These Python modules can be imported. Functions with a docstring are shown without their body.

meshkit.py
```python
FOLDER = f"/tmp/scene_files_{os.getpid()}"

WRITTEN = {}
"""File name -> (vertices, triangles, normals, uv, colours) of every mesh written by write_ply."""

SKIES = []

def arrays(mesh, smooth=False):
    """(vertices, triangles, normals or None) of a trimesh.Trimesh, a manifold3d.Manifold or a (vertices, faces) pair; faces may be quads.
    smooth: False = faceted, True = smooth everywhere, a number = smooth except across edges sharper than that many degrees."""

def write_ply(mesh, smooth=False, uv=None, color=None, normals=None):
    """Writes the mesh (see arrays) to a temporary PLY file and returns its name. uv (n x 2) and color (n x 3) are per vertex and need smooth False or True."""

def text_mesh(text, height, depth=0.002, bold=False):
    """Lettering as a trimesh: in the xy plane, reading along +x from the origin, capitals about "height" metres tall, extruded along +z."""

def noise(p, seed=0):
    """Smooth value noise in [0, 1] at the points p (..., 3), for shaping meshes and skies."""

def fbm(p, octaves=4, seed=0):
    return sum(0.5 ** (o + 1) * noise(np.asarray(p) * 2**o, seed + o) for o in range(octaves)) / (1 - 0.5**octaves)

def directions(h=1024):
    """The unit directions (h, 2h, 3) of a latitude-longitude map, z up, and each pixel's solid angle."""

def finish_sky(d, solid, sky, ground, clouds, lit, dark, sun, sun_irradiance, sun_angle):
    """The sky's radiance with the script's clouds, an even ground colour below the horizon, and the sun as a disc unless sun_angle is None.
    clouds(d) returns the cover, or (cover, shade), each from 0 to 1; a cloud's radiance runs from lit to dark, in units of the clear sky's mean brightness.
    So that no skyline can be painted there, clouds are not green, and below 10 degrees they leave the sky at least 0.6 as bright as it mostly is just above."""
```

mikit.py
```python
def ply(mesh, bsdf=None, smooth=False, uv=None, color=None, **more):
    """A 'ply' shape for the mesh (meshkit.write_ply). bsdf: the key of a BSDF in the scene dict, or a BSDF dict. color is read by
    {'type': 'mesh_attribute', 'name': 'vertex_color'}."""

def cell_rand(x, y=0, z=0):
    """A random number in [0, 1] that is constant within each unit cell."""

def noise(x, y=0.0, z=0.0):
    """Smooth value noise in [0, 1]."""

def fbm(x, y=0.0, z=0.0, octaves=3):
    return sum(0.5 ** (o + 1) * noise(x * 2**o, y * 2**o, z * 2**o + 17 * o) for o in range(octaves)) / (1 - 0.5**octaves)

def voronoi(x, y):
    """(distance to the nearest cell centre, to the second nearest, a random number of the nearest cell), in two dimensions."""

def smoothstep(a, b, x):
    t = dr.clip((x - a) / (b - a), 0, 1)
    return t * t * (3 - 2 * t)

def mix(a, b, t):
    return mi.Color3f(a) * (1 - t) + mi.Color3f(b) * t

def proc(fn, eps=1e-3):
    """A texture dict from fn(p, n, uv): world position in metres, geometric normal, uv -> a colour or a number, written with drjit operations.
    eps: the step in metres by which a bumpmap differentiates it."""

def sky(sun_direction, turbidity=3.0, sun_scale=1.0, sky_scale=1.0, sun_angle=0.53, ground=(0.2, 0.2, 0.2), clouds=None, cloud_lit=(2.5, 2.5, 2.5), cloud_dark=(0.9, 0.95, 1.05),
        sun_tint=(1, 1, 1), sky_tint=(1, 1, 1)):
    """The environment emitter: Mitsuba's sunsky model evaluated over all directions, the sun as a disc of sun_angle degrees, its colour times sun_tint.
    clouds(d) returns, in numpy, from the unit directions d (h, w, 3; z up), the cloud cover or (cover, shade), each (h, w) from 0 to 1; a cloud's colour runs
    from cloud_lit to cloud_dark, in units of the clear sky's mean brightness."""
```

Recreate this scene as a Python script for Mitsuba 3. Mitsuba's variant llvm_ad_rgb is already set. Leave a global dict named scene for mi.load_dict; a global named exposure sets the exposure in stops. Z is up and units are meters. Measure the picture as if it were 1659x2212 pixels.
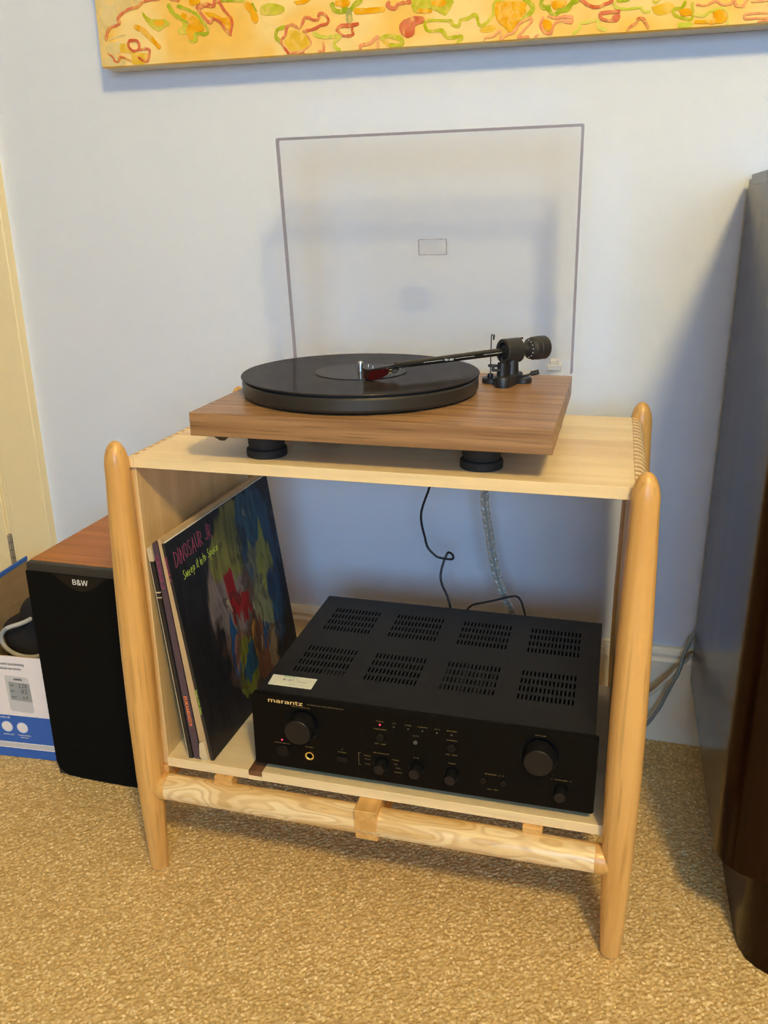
import math
import numpy as np, trimesh, drjit as dr, mitsuba as mi
import manifold3d as m3
from shapely.geometry import Polygon, LineString, Point, box as sbox
from shapely.ops import unary_union
import mikit, meshkit
from mikit import noise, fbm, voronoi, smoothstep, mix, proc, ply

T4 = mi.ScalarTransform4f
scene, labels = {}, {}
rng = np.random.default_rng(7)

# ------------------------------------------------------------------ camera
FLOOR = -0.010
CAM = np.array([-0.0199, -1.3917, 0.8724])
RIGHT = np.array([0.9627, 0.2703, -0.0136]); UP = np.array([-0.0763, 0.3192, 0.9446]); FWD = np.array([-0.2597, 0.9083, -0.3279])
scene['camera'] = {'type': 'perspective', 'fov': 2 * math.degrees(math.atan(1659 / 2 / 1841.6)), 'fov_axis': 'x', 'near_clip': 0.02, 'far_clip': 100.0,
                   'to_world': T4().look_at(origin=CAM.tolist(), target=(CAM + FWD).tolist(), up=UP.tolist())}
# ------------------------------------------------------------------ light: a window behind the photographer (daylight) and a warm pendant lamp
exposure = 0.0
ROOM = dict(x0=-2.9, x1=2.3, y0=-4.3, z1=2.5)
DAY = (3.0, 7.0, 12.5)          # daylight through the window
WINDOW = dict(x0=-0.25, x1=1.70, z0=0.70, z1=2.10)
LAMP = (0.58, -2.10, 2.22)     # pendant lamp globe
LAMP_RADIANCE = (220.0, 164.0, 69.0)
LAMP_R = 0.14


# ------------------------------------------------------------------ helpers
def tri(v, f):
    return trimesh.Trimesh(np.asarray(v, float), np.asarray(f, int), process=False)


def cat(*ms):
    ms = [m for m in ms if m is not None]
    return trimesh.util.concatenate(ms) if len(ms) > 1 else ms[0]


def hull(p):
    return trimesh.convex.convex_hull(np.asarray(p, float))


def bx(x0, x1, y0, y1, z0, z1, b=0.0):
    """A box; b = chamfer of its edges."""
    if b <= 0:
        m = trimesh.creation.box(extents=(x1 - x0, y1 - y0, z1 - z0))
        m.apply_translation(((x0 + x1) / 2, (y0 + y1) / 2, (z0 + z1) / 2))
        return m
    b = min(b, (x1 - x0) / 2.01, (y1 - y0) / 2.01, (z1 - z0) / 2.01)
    P = []
    for x, sx in ((x0, 1), (x1, -1)):
        for y, sy in ((y0, 1), (y1, -1)):
            for z, sz in ((z0, 1), (z1, -1)):
                P += [(x, y + sy * b, z + sz * b), (x + sx * b, y, z + sz * b), (x + sx * b, y + sy * b, z)]
    return hull(P)


def rb(x0, x1, y0, y1, z0, z1, r, n=6):
    """A box with rounded edges (hull of small spheres)."""
    s = trimesh.creation.uv_sphere(radius=r, count=[n, n * 2])
    P = [s.vertices + [x, y, z] for x in (x0 + r, x1 - r) for y in (y0 + r, y1 - r) for z in (z0 + r, z1 - r)]
    return hull(np.vstack(P))


def frame_of(d):
    d = np.asarray(d, float) / np.linalg.norm(d)
    a = np.cross(d, [0, 0, 1] if abs(d[2]) < 0.9 else [1, 0, 0]); a /= np.linalg.norm(a)
    return a, np.cross(d, a), d


def lathe(profile, origin=(0, 0, 0), axis=(0, 0, 1), n=48):
    """profile: (r, s) pairs along the axis, closed at the ends where r = 0."""
    a, b, d = frame_of(axis)
    t = np.arange(n) * 2 * math.pi / n
    ring = np.outer(np.cos(t), a) + np.outer(np.sin(t), b)
    v = np.vstack([np.asarray(origin) + ring * r + d * s for r, s in profile])
    f = []
    for k in range(len(profile) - 1):
        i = np.arange(n); j = (i + 1) % n
        A, B, C, D = k * n + i, k * n + j, (k + 1) * n + j, (k + 1) * n + i
        f += [np.stack([A, B, C], 1), np.stack([A, C, D], 1)]
    m = trimesh.Trimesh(v, np.vstack(f), process=True)
    m.update_faces(m.nondegenerate_faces())
    trimesh.repair.fix_normals(m)
    return m


def cyl(p0, p1, r, n=32, r1=None, c=0.0):
    p0, p1 = np.asarray(p0, float), np.asarray(p1, float)
    L = np.linalg.norm(p1 - p0); r1 = r if r1 is None else r1
    pr = [(0, 0), (r - c, 0), (r, c), (r1, L - c), (r1 - c, L), (0, L)] if c else [(0, 0), (r, 0), (r1, L), (0, L)]
    return lathe(pr, p0, p1 - p0, n)


def spline(pts, n=8):
    p = np.asarray(pts, float); out = []
    q = np.vstack([2 * p[0] - p[1], p, 2 * p[-1] - p[-2]])
    for i in range(len(p) - 1):
        a, b, c, d = q[i:i + 4]
        for t in np.arange(n) / n:
            out.append(.5 * (2 * b + (c - a) * t + (2 * a - 5 * b + 4 * c - d) * t * t + (3 * b - a - 3 * c + d) * t ** 3))
    return np.array(out + [p[-1]])


def tube(path, r, n=10, smooth=8):
    p = spline(path, smooth) if smooth else np.asarray(path, float)
    d = np.gradient(p, axis=0); d /= np.linalg.norm(d, axis=1, keepdims=True)
    a = frame_of(d[0])[0]; V = []
    t = np.arange(n) * 2 * math.pi / n
    rr = np.broadcast_to(r, len(p))
    for i in range(len(p)):
        a = a - d[i] * (a @ d[i]); a /= np.linalg.norm(a); b = np.cross(d[i], a)
        V.append(p[i] + rr[i] * (np.outer(np.cos(t), a) + np.outer(np.sin(t), b)))
    V = np.vstack(V + [p[:1], p[-1:]]); f = []; i = np.arange(n); j = (i + 1) % n
    for k in range(len(p) - 1):
        f += [np.stack([k * n + i, k * n + j, (k + 1) * n + j], 1), np.stack([k * n + i, (k + 1) * n + j, (k + 1) * n + i], 1)]
    e = (len(p) - 1) * n; c0, c1 = len(V) - 2, len(V) - 1
    f += [np.stack([j, i, 0 * i + c0], 1), np.stack([e + i, e + j, 0 * i + c1], 1)]
    return tri(V, np.vstack(f))


def extr(poly, h, to=None):
    """Extrude a shapely polygon along +z by h; 'to' = (origin, xdir, ydir) puts its plane somewhere else."""
    gs = [g for g in getattr(poly, 'geoms', [poly]) if g.area > 0]
    m = cat(*[trimesh.creation.extrude_polygon(g, h, engine='earcut') for g in gs])
    return put(m, *to) if to else m


def put(m, o, xd, yd):
    xd, yd = np.asarray(xd, float), np.asarray(yd, float)
    M = np.eye(4); M[:3, 0], M[:3, 1], M[:3, 2], M[:3, 3] = xd, yd, np.cross(xd, yd), o
    m = m.copy(); m.apply_transform(M); return m


def pose(yaw, o):
    c, s = math.cos(yaw), math.sin(yaw)
    return np.array([[c, -s, 0, o[0]], [s, c, 0, o[1]], [0, 0, 1, o[2]], [0, 0, 0, 1]], float)


def add(key, mesh, mat, smooth=30, X=None, **more):
    """One entry of the scene; a taken key gets the next three-digit number. X: 4x4 pose baked into the vertices."""
    k, i = key, 0
    while k in scene:
        i += 1; k = f'{key}_{i:03d}'
    if X is not None:
        mesh = mesh.copy(); mesh.apply_transform(X)
    scene[k] = ply(mesh, mat, smooth, **more)
    return k


def tag(key, label=None, cat_=None, group=None, kind=None):
    d = labels.setdefault(key, {})
    for n, v in (('label', label), ('category', cat_), ('group', group), ('kind', kind)):
        if v:
            d[n] = v
    return key


def text(key, s, h, o, xd, yd, mat, width=None, bold=False, depth=0.0003, X=None, skew=0.0):
    m = meshkit.text_mesh(s, h, depth, bold)
    if width:
        m.apply_scale([width / (m.bounds[1][0] - m.bounds[0][0]), 1, 1])
    if skew:
        m.vertices[:, 0] += skew * m.vertices[:, 1]
    return add(key, put(m, o, xd, yd), mat, False, X)


# ------------------------------------------------------------------ materials
def mat(name, d):
    scene[name] = d
    return name


def rgb(c):
    return {'type': 'rgb', 'value': list(c)}


def plain(name, c, rough=0.5, spec=0.5, **k):
    col = c if isinstance(c, dict) else rgb(c)
    return mat(name, {'type': 'twosided', 'b': {'type': 'principled', 'base_color': col, 'roughness': rough, 'specular': spec, **k}})


def matte(name, c):
    return mat(name, {'type': 'twosided', 'b': {'type': 'diffuse', 'reflectance': c if isinstance(c, dict) else rgb(c)}})


def wood(name, a, b, axis='x', rough=0.4, spec=0.5, fine=260.0, long=5.0, band=38.0, dark=0.18, off=0.0, **k):
    """Straight-grained wood: fibres along the given axis, two tones, fine dark pores."""
    def fn(p, n, uv):
        q = {'x': (p.x, p.y, p.z), 'y': (p.y, p.x, p.z), 'z': (p.z, p.x, p.y)}[axis]
        l, u, v = q[0] + off, q[1] + off * 1.7, q[2] + off * 0.6
        g = fbm(l * long, u * band + 2 * noise(l * 3, u * 9, v * 9), v * band, 3)
        f = noise(l * long * 5, u * fine, v * fine)
        c = mix(a, b, smoothstep(0.25, 0.75, g))
        return c * (1 - dark * smoothstep(0.58, 0.95, f))
    return plain(name, proc(fn), rough, spec, **k)


def wall_fn(p, n, uv):
    return mix((0.655, 0.708, 0.785), (0.675, 0.723, 0.797), fbm(p.x * 9, p.y * 9, p.z * 9, 3))
matte('wall_paint', proc(wall_fn))
matte('ceiling_paint', (0.60, 0.59, 0.57))
matte('room_paint', (0.28, 0.27, 0.26))


def carpet_fn(p, n, uv):
    d, e, r = voronoi(p.x * 320, p.y * 320)
    g = fbm(p.x * 60, p.y * 60, 0.0, 3)
    c = mix((0.49, 0.325, 0.13), (0.72, 0.51, 0.228), smoothstep(0.05, 0.95, 0.75 * r + 0.25 * g))
    c = mix(c, (0.86, 0.66, 0.36), 0.75 * smoothstep(0.84, 0.93, r))      # pale heather fibres
    return c
matte('carpet_pile', proc(carpet_fn))
plain('cream_gloss', (0.86, 0.72, 0.41), 0.35, 0.5)
plain('skirting_gloss', (0.92, 0.84, 0.62), 0.28, 0.5)
wood('maple', (0.72, 0.545, 0.29), (0.79, 0.62, 0.345), 'x', 0.38, 0.4, 300, 4, 45, 0.07)
wood('maple_pink', (0.66, 0.475, 0.25), (0.735, 0.55, 0.305), 'x', 0.38, 0.4, 300, 4, 45, 0.07, off=3.1)
wood('maple_side', (0.60, 0.40, 0.17), (0.68, 0.465, 0.215), 'z', 0.42, 0.4, 300, 4, 45, 0.08)
wood('maple_end', (0.47, 0.31, 0.15), (0.54, 0.37, 0.19), 'y', 0.5, 0.3, 500, 60, 200, 0.2)
wood('honey_oak', (0.56, 0.295, 0.080), (0.655, 0.37, 0.115), 'z', 0.34, 0.5, 330, 2.6, 120, 0.20)
wood('honey_oak_depth', (0.56, 0.30, 0.085), (0.655, 0.375, 0.12), 'y', 0.36, 0.5, 420, 4, 110, 0.16)
wood('walnut_inlay', (0.11, 0.048, 0.022), (0.17, 0.078, 0.036), 'y', 0.45, 0.4, 420, 5, 110, 0.25)
wood('walnut_plinth', (0.205, 0.106, 0.043), (0.31, 0.175, 0.079), 'x', 0.36, 0.5, 520, 4, 110, 0.34)
wood('speaker_veneer', (0.35, 0.12, 0.024), (0.44, 0.165, 0.036), 'x', 0.42, 0.28, 200, 3, 55, 0.12)


def mahogany_fn(p, n, uv):
    g = fbm(p.x * 30, p.y * 30, p.z * 2.2, 3); f = noise(p.x * 220, p.y * 220, p.z * 9)
    return mix((0.006, 0.0018, 0.001), (0.014, 0.0036, 0.0016), smoothstep(0.3, 0.7, g)) * (1 - 0.3 * smoothstep(0.5, 0.9, f))
plain('mahogany', proc(mahogany_fn), 0.17, 0.14)


def ash_fn(p, n, uv):
    """Plain-sawn ash: pale islands ringed by thin brown growth lines."""
    w = p.x * 17 + .5 * noise(p.x * 24, p.y * 60, p.z * 60)
    h = noise(w, p.z * 74 + 3.1, p.y * 58) + 0.25 * noise(p.x * 34, p.z * 110, p.y * 110)
    t = h * 5.2
    t = t - dr.floor(t)
    line = smoothstep(0.30, 0.72, t) * (1 - smoothstep(0.80, 1.0, t))
    c = mix((0.70, 0.465, 0.19), (0.85, 0.655, 0.355), smoothstep(0.35, 0.85, h))
    f = noise(p.x * 30, p.y * 420, p.z * 420)
    return mix(c, (0.50, 0.28, 0.09), 0.45 * line) * (1 - .10 * f)
plain('figured_ash', proc(ash_fn), 0.30, 0.5)

plain('black_plastic', (0.013, 0.013, 0.014), 0.42, 0.5)
plain('black_satin', (0.018, 0.018, 0.018), 0.5, 0.5)
plain('black_gloss', (0.012, 0.012, 0.012), 0.16, 0.6)
plain('black_rubber', (0.016, 0.016, 0.016), 0.7, 0.3)
plain('amp_metal', (0.0062, 0.0062, 0.0066), 0.5, 0.28)
plain('amp_face', (0.0032, 0.0029, 0.0025), 0.5, 0.07)
plain('amp_knob', (0.0055, 0.0055, 0.0064), 0.46, 0.28)
plain('amp_button', (0.0045, 0.0042, 0.004), 0.5, 0.15)
plain('dim_gold_print', (0.20, 0.135, 0.05), 0.5, 0.3)
plain('amp_inside', (0.006, 0.006, 0.006), 0.8, 0.2)
plain('heatsink', (0.10, 0.10, 0.07), 0.5, 0.5)


def vinyl_fn(p, n, uv):
    return mix((0.016, 0.014, 0.014), (0.024, 0.021, 0.021), noise(p.x * 40, p.y * 40, 0.0))
# the groove walls scatter light away: only part of the surface mirrors
mat('vinyl', {'type': 'twosided', 'b': {'type': 'blendbsdf', 'weight': 0.30, 'a': {'type': 'diffuse', 'reflectance': proc(vinyl_fn)}, 'c': {'type': 'principled', 'base_color': rgb((0.02, 0.018, 0.018)), 'roughness': 0.13, 'specular': 0.5}}})
mat('dead_wax', {'type': 'twosided', 'b': {'type': 'blendbsdf', 'weight': 0.40, 'a': {'type': 'diffuse', 'reflectance': rgb((0.03, 0.028, 0.027))}, 'c': {'type': 'principled', 'base_color': rgb((0.02, 0.018, 0.018)), 'roughness': 0.06, 'specular': 0.5}}})
plain('platter_metal', (0.016, 0.016, 0.015), 0.38, 0.5)
mat('chrome', {'type': 'twosided', 'b': {'type': 'roughconductor', 'material': 'Al', 'alpha': 0.16}})
mat('gold', {'type': 'twosided', 'b': {'type': 'roughconductor', 'material': 'Au', 'alpha': 0.18}})
mat('silver_wire', {'type': 'twosided', 'b': {'type': 'roughconductor', 'material': 'Al', 'alpha': 0.25}})
plain('red_cartridge', (0.030, 0.0016, 0.0022), 0.14, 0.5)
plain('white_print', (0.75, 0.75, 0.72), 0.5, 0.3)
plain('gold_print', (0.62, 0.43, 0.16), 0.45, 0.5)
plain('grey_print', (0.15, 0.115, 0.065), 0.5, 0.3)
plain('silver_print', (0.62, 0.60, 0.54), 0.4, 0.5)
plain('dim_lamp', (0.05, 0.055, 0.055), 0.3, 0.5)
plain('label_paper', (0.72, 0.73, 0.60), 0.6, 0.3)
plain('label_green', (0.25, 0.42, 0.27), 0.6, 0.3)
plain('label_ink', (0.06, 0.06, 0.06), 0.6, 0.3)
mat('acrylic', {'type': 'thindielectric', 'int_ior': 1.24, 'specular_transmittance': rgb((0.975, 0.972, 0.975))})
plain('acrylic_edge', (0.27, 0.26, 0.315), 0.16, 0.6)
plain('acrylic_hinge', (0.50, 0.47, 0.42), 0.2, 0.6)
plain('cloth_black', (0.014, 0.014, 0.016), 0.9, 0.2, sheen=0.3)
matte('grille_cloth', (0.0075, 0.0072, 0.0065))
plain('badge_black', (0.006, 0.006, 0.006), 0.4, 0.2)
plain('grille_frame', (0.026, 0.025, 0.022), 0.5, 0.4)
plain('pale_rubber', (0.46, 0.45, 0.40), 0.5, 0.4)


def card_fn(p, n, uv):
    return mix((0.30, 0.20, 0.10), (0.36, 0.245, 0.13), fbm(p.x * 40, p.y * 40, p.z * 90, 3))
matte('cardboard', proc(card_fn))
plain('carton_white', (0.80, 0.76, 0.76), 0.45, 0.4)
plain('carton_blue', (0.028, 0.115, 0.44), 0.45, 0.4)
plain('carton_grey', (0.56, 0.56, 0.57), 0.5, 0.3)
plain('carton_screen', (0.30, 0.33, 0.34), 0.5, 0.3)
plain('carton_ink', (0.10, 0.10, 0.11), 0.5, 0.3)
plain('carton_pale_ink', (0.35, 0.45, 0.75), 0.5, 0.3)


def kraft_fn(p, n, uv):
    return mix((0.42, 0.29, 0.145), (0.50, 0.36, 0.19), fbm(p.x * 30, p.y * 30, p.z * 30, 3))
plain('kraft', proc(kraft_fn), 0.75, 0.2)
plain('worn_card', (0.52, 0.42, 0.25), 0.8, 0.2)
plain('sleeve_black', (0.014, 0.014, 0.014), 0.5, 0.4)
plain('sleeve_plum', (0.060, 0.040, 0.055), 0.5, 0.4)
plain('ink_pink', (0.27, 0.045, 0.115), 0.6, 0.3)
plain('ink_orange', (0.80, 0.22, 0.07), 0.6, 0.3)
plain('ink_lime', (0.33, 0.45, 0.06), 0.6, 0.3)
plain('cable_black', (0.012, 0.012, 0.014), 0.45, 0.5)
plain('cable_clear', (0.40, 0.37, 0.31), 0.2, 0.6)
plain('cable_cream', (0.62, 0.56, 0.43), 0.4, 0.5)
plain('cable_brown', (0.32, 0.20, 0.10), 0.4, 0.5)
plain('cable_grey', (0.20, 0.235, 0.215), 0.4, 0.5)
plain('hinge_metal', (0.45, 0.42, 0.36), 0.35, 0.5, metallic=0.7)
mat('led_red', {'type': 'diffuse', 'reflectance': rgb((0.3, 0.02, 0.03))})
mat('lamp_glass', {'type': 'diffuse', 'reflectance': rgb((0.8, 0.8, 0.8))})


def canvas_fn(p, n, uv):
    g = fbm(p.x * 14, p.z * 14, 5.0, 3); h = fbm(p.x * 45, p.z * 70, 1.0, 2)
    c = mix((0.85, 0.515, 0.11), (0.87, 0.64, 0.25), smoothstep(0.3, 0.72, g))
    return c * (0.94 + 0.1 * h)
matte('canvas_paint', proc(canvas_fn))
matte('canvas_edge', (0.62, 0.60, 0.53))


def paint(name, a, b):
    def fn(p, n, uv):
        c = mix(a, b, smoothstep(0.25, 0.75, fbm(p.x * 70, p.z * 70, 2.0, 3)))
        thin = smoothstep(0.45, 0.85, fbm(p.x * 160, p.z * 110, 7.0, 3))      # canvas ground showing through thin paint
        return mix(c, (0.86, 0.57, 0.16), 0.55 * thin)
    matte('paint_' + name, proc(fn))
paint('R', (0.56, 0.115, 0.04), (0.66, 0.20, 0.09))
paint('P', (0.74, 0.26, 0.10), (0.78, 0.36, 0.16))
paint('G', (0.42, 0.42, 0.015), (0.60, 0.53, 0.06))
paint('D', (0.30, 0.36, 0.015), (0.45, 0.46, 0.03))
paint('L', (0.50, 0.52, 0.04), (0.66, 0.58, 0.11))
paint('O', (0.75, 0.33, 0.006), (0.80, 0.42, 0.02))
paint('Y', (0.72, 0.44, 0.03), (0.78, 0.50, 0.08))
paint('C', (0.66, 0.50, 0.20), (0.72, 0.57, 0.26))
paint('B', (0.34, 0.34, 0.10), (0.44, 0.42, 0.14))

# ------------------------------------------------------------------ the room
R = ROOM
DX0, DX1 = -1.205, -1.118         # the door's architrave


def floor_mesh():
    x0, x1, y0, y1, st = -1.22, 0.40, -0.83, -0.004, 0.0015
    nx, ny = int((x1 - x0) / st), int((y1 - y0) / st)
    gx, gy = np.meshgrid(np.linspace(x0, x1, nx), np.linspace(y0, y1, ny))
    from scipy.spatial import cKDTree
    c = 0.0038
    cx, cy = np.meshgrid(np.arange(x0 - c, x1 + c, c), np.arange(y0 - c, y1 + c, c))
    pts = np.stack([cx.ravel(), cy.ravel()], 1) + rng.uniform(-.42, .42, (cx.size, 2)) * c
    hgt = rng.uniform(0.3, 1.0, len(pts))
    d, i = cKDTree(pts).query(np.stack([gx.ravel(), gy.ravel()], 1))
    z = 0.0024 * hgt[i] * np.clip(1 - (d / (c * 0.75)) ** 2, 0, 1)
    z += 0.0010 * meshkit.fbm(np.stack([gx.ravel() * 90, gy.ravel() * 90, 0 * z], 1), 2)
    z = z.reshape(gx.shape) - 0.0022
    z[0], z[-1], z[:, 0], z[:, -1] = -0.003, -0.003, -0.003, -0.003
    v = np.stack([gx.ravel(), gy.ravel(), FLOOR + z.ravel()], 1)
    k = np.arange(nx * ny).reshape(ny, nx)
    a, b, cc, dd = k[:-1, :-1].ravel(), k[:-1, 1:].ravel(), k[1:, 1:].ravel(), k[1:, :-1].ravel()
    return tri(v, np.vstack([np.stack([a, b, cc], 1), np.stack([a, cc, dd], 1)]))


fm = floor_mesh()
xs, ys = [R['x0'] - .1, -1.22, 0.40, R['x1'] + .1], [R['y0'] - .1, -0.83, -0.004, 0.15]
outer = [tri([(xs[i], ys[j], FLOOR - .003), (xs[i + 1], ys[j], FLOOR - .003), (xs[i + 1], ys[j + 1], FLOOR - .003), (xs[i], ys[j + 1], FLOOR - .003)], [[0, 1, 2], [0, 2, 3]])
         for i in range(3) for j in range(3) if (i, j) != (1, 1)]
add('floor', cat(fm, *outer), 'carpet_pile', True)
tag('floor', 'beige looped-pile carpet covering the whole floor', kind='structure')
W = 0.1
add('wall_back', cat(bx(DX1 - .02, R['x1'], 0, W, FLOOR - .05, R['z1']), bx(-2.05, DX1 - .02, 0, W, 2.03, R['z1']), bx(R['x0'], -2.05, 0, W, FLOOR - .05, R['z1'])), 'wall_paint', False)
tag('wall_back', 'pale blue painted wall behind the record stand', kind='structure')
add('wall_left', bx(R['x0'] - W, R['x0'], R['y0'], W, FLOOR - .05, R['z1']), 'room_paint', False); tag('wall_left', kind='structure')
add('wall_right', bx(R['x1'], R['x1'] + W, R['y0'], W, FLOOR - .05, R['z1']), 'room_paint', False); tag('wall_right', kind='structure')
G = WINDOW
add('wall_front', cat(bx(R['x0'], G['x0'], R['y0'] - W, R['y0'], FLOOR - .05, R['z1']), bx(G['x1'], R['x1'], R['y0'] - W, R['y0'], FLOOR - .05, R['z1']),
                      bx(G['x0'], G['x1'], R['y0'] - W, R['y0'], G['z1'], R['z1']), bx(G['x0'], G['x1'], R['y0'] - W, R['y0'], FLOOR - .05, G['z0'])), 'room_paint', False)
tag('wall_front', kind='structure')
add('ceiling', bx(R['x0'] - W, R['x1'] + W, R['y0'] - W, W, R['z1'], R['z1'] + .1), 'ceiling_paint', False); tag('ceiling', kind='structure')
# the window that lets the daylight in: frame, bars and bright panes
gx, gz = np.linspace(G['x0'], G['x1'], 3), np.linspace(G['z0'], G['z1'], 3)
yb = R['y0']
add('window_1__frame', cat(bx(G['x0'], G['x0'] + .05, yb - .08, yb, G['z0'], G['z1']), bx(G['x1'] - .05, G['x1'], yb - .08, yb, G['z0'], G['z1']),
                           bx(G['x0'], G['x1'], yb - .08, yb, G['z0'], G['z0'] + .05), bx(G['x0'], G['x1'], yb - .08, yb, G['z1'] - .05, G['z1']),
                           bx(gx[1] - .025, gx[1] + .025, yb - .08, yb, G['z0'], G['z1'])), 'cream_gloss', False)
for i in range(2):
    q = tri([(gx[i], yb - .07, G['z0']), (gx[i], yb - .07, G['z1']), (gx[i + 1], yb - .07, G['z1']), (gx[i + 1], yb - .07, G['z0'])], [[0, 1, 2], [0, 2, 3]])
    q.invert()
    if q.face_normals[0][1] < 0:
        q.invert()
    add('window_1__pane', q, 'lamp_glass', False, emitter={'type': 'area', 'radiance': rgb(DAY)})
tag('window_1', 'bright window in the wall opposite the record stand', kind='structure')

# skirting board along the back wall
BD, BT = 0.020, 0.168
prof = Polygon([(0, FLOOR - .01), (BD, FLOOR - .01), (BD, BT - .022), (BD - .004, BT - .016), (BD - .004, BT - .010), (BD - .008, BT - .003), (BD - .011, BT), (0, BT)])
sk = extr(prof, R['x1'] - DX1)
sk = put(sk, (DX1, 0, 0), (0, -1, 0), (0, 0, 1))
if sk.bounds[0][0] < DX1 - .01:
    sk.vertices[:, 0] = 2 * DX1 - sk.vertices[:, 0]; sk.invert()
add('baseboard_back', sk, 'skirting_gloss', 20)
tag('baseboard_back', 'cream gloss skirting board along the foot of the wall', kind='structure')

# door at the edge of the wall: architrave, bead, leaf and hinge
add('trim_1', rb(DX0, DX1, -.020, .004, FLOOR - .01, 2.08, .003), 'cream_gloss', 30)
tag('trim_1', 'cream painted door architrave', kind='structure')
add('trim_2', cat(rb(DX0 - .013, DX0 - .002, -.013, .03, FLOOR - .01, 2.05, .0025), bx(DX0 - .028, DX0 - .013, -.002, .03, FLOOR - .01, 2.05)), 'cream_gloss', 30)
tag('trim_2', 'narrow cream bead of the door jamb', kind='structure')
add('door_1__leaf', rb(-2.04, DX0 - .0285, -.006, .034, FLOOR + .004, 2.03, .002), 'cream_gloss', 30)
hg = [bx(DX0 - .018, DX0 - .010, -.0135, -.0125, .180, .262)] + [cyl((DX0 - .014, -.017, z), (DX0 - .014, -.017, z + .0148), .0042, 16) for z in np.arange(.180, .256, .0164)]
add('door_1__hinge', cat(*hg), 'hinge_metal', 30)
tag('door_1__hinge', 'small metal butt hinge')
tag('door_1', 'cream painted door with a metal hinge', kind='structure')

# pendant lamp
add('pendant_lamp__globe', trimesh.creation.icosphere(subdivisions=3, radius=LAMP_R).apply_translation(LAMP), 'lamp_glass', True, emitter={'type': 'area', 'radiance': rgb(LAMP_RADIANCE)})
add('pendant_lamp__cord', cyl((LAMP[0], LAMP[1], LAMP[2] + LAMP_R), (LAMP[0], LAMP[1], R['z1']), .004, 10), 'black_plastic')
add('pendant_lamp__ceiling_rose', lathe([(0, 0), (.02, 0), (.05, .03), (0, .03)], (LAMP[0], LAMP[1], R['z1'] - .03)), 'carton_white')
tag('pendant_lamp', 'warm white globe lamp hanging from the ceiling', 'lamp')

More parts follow.
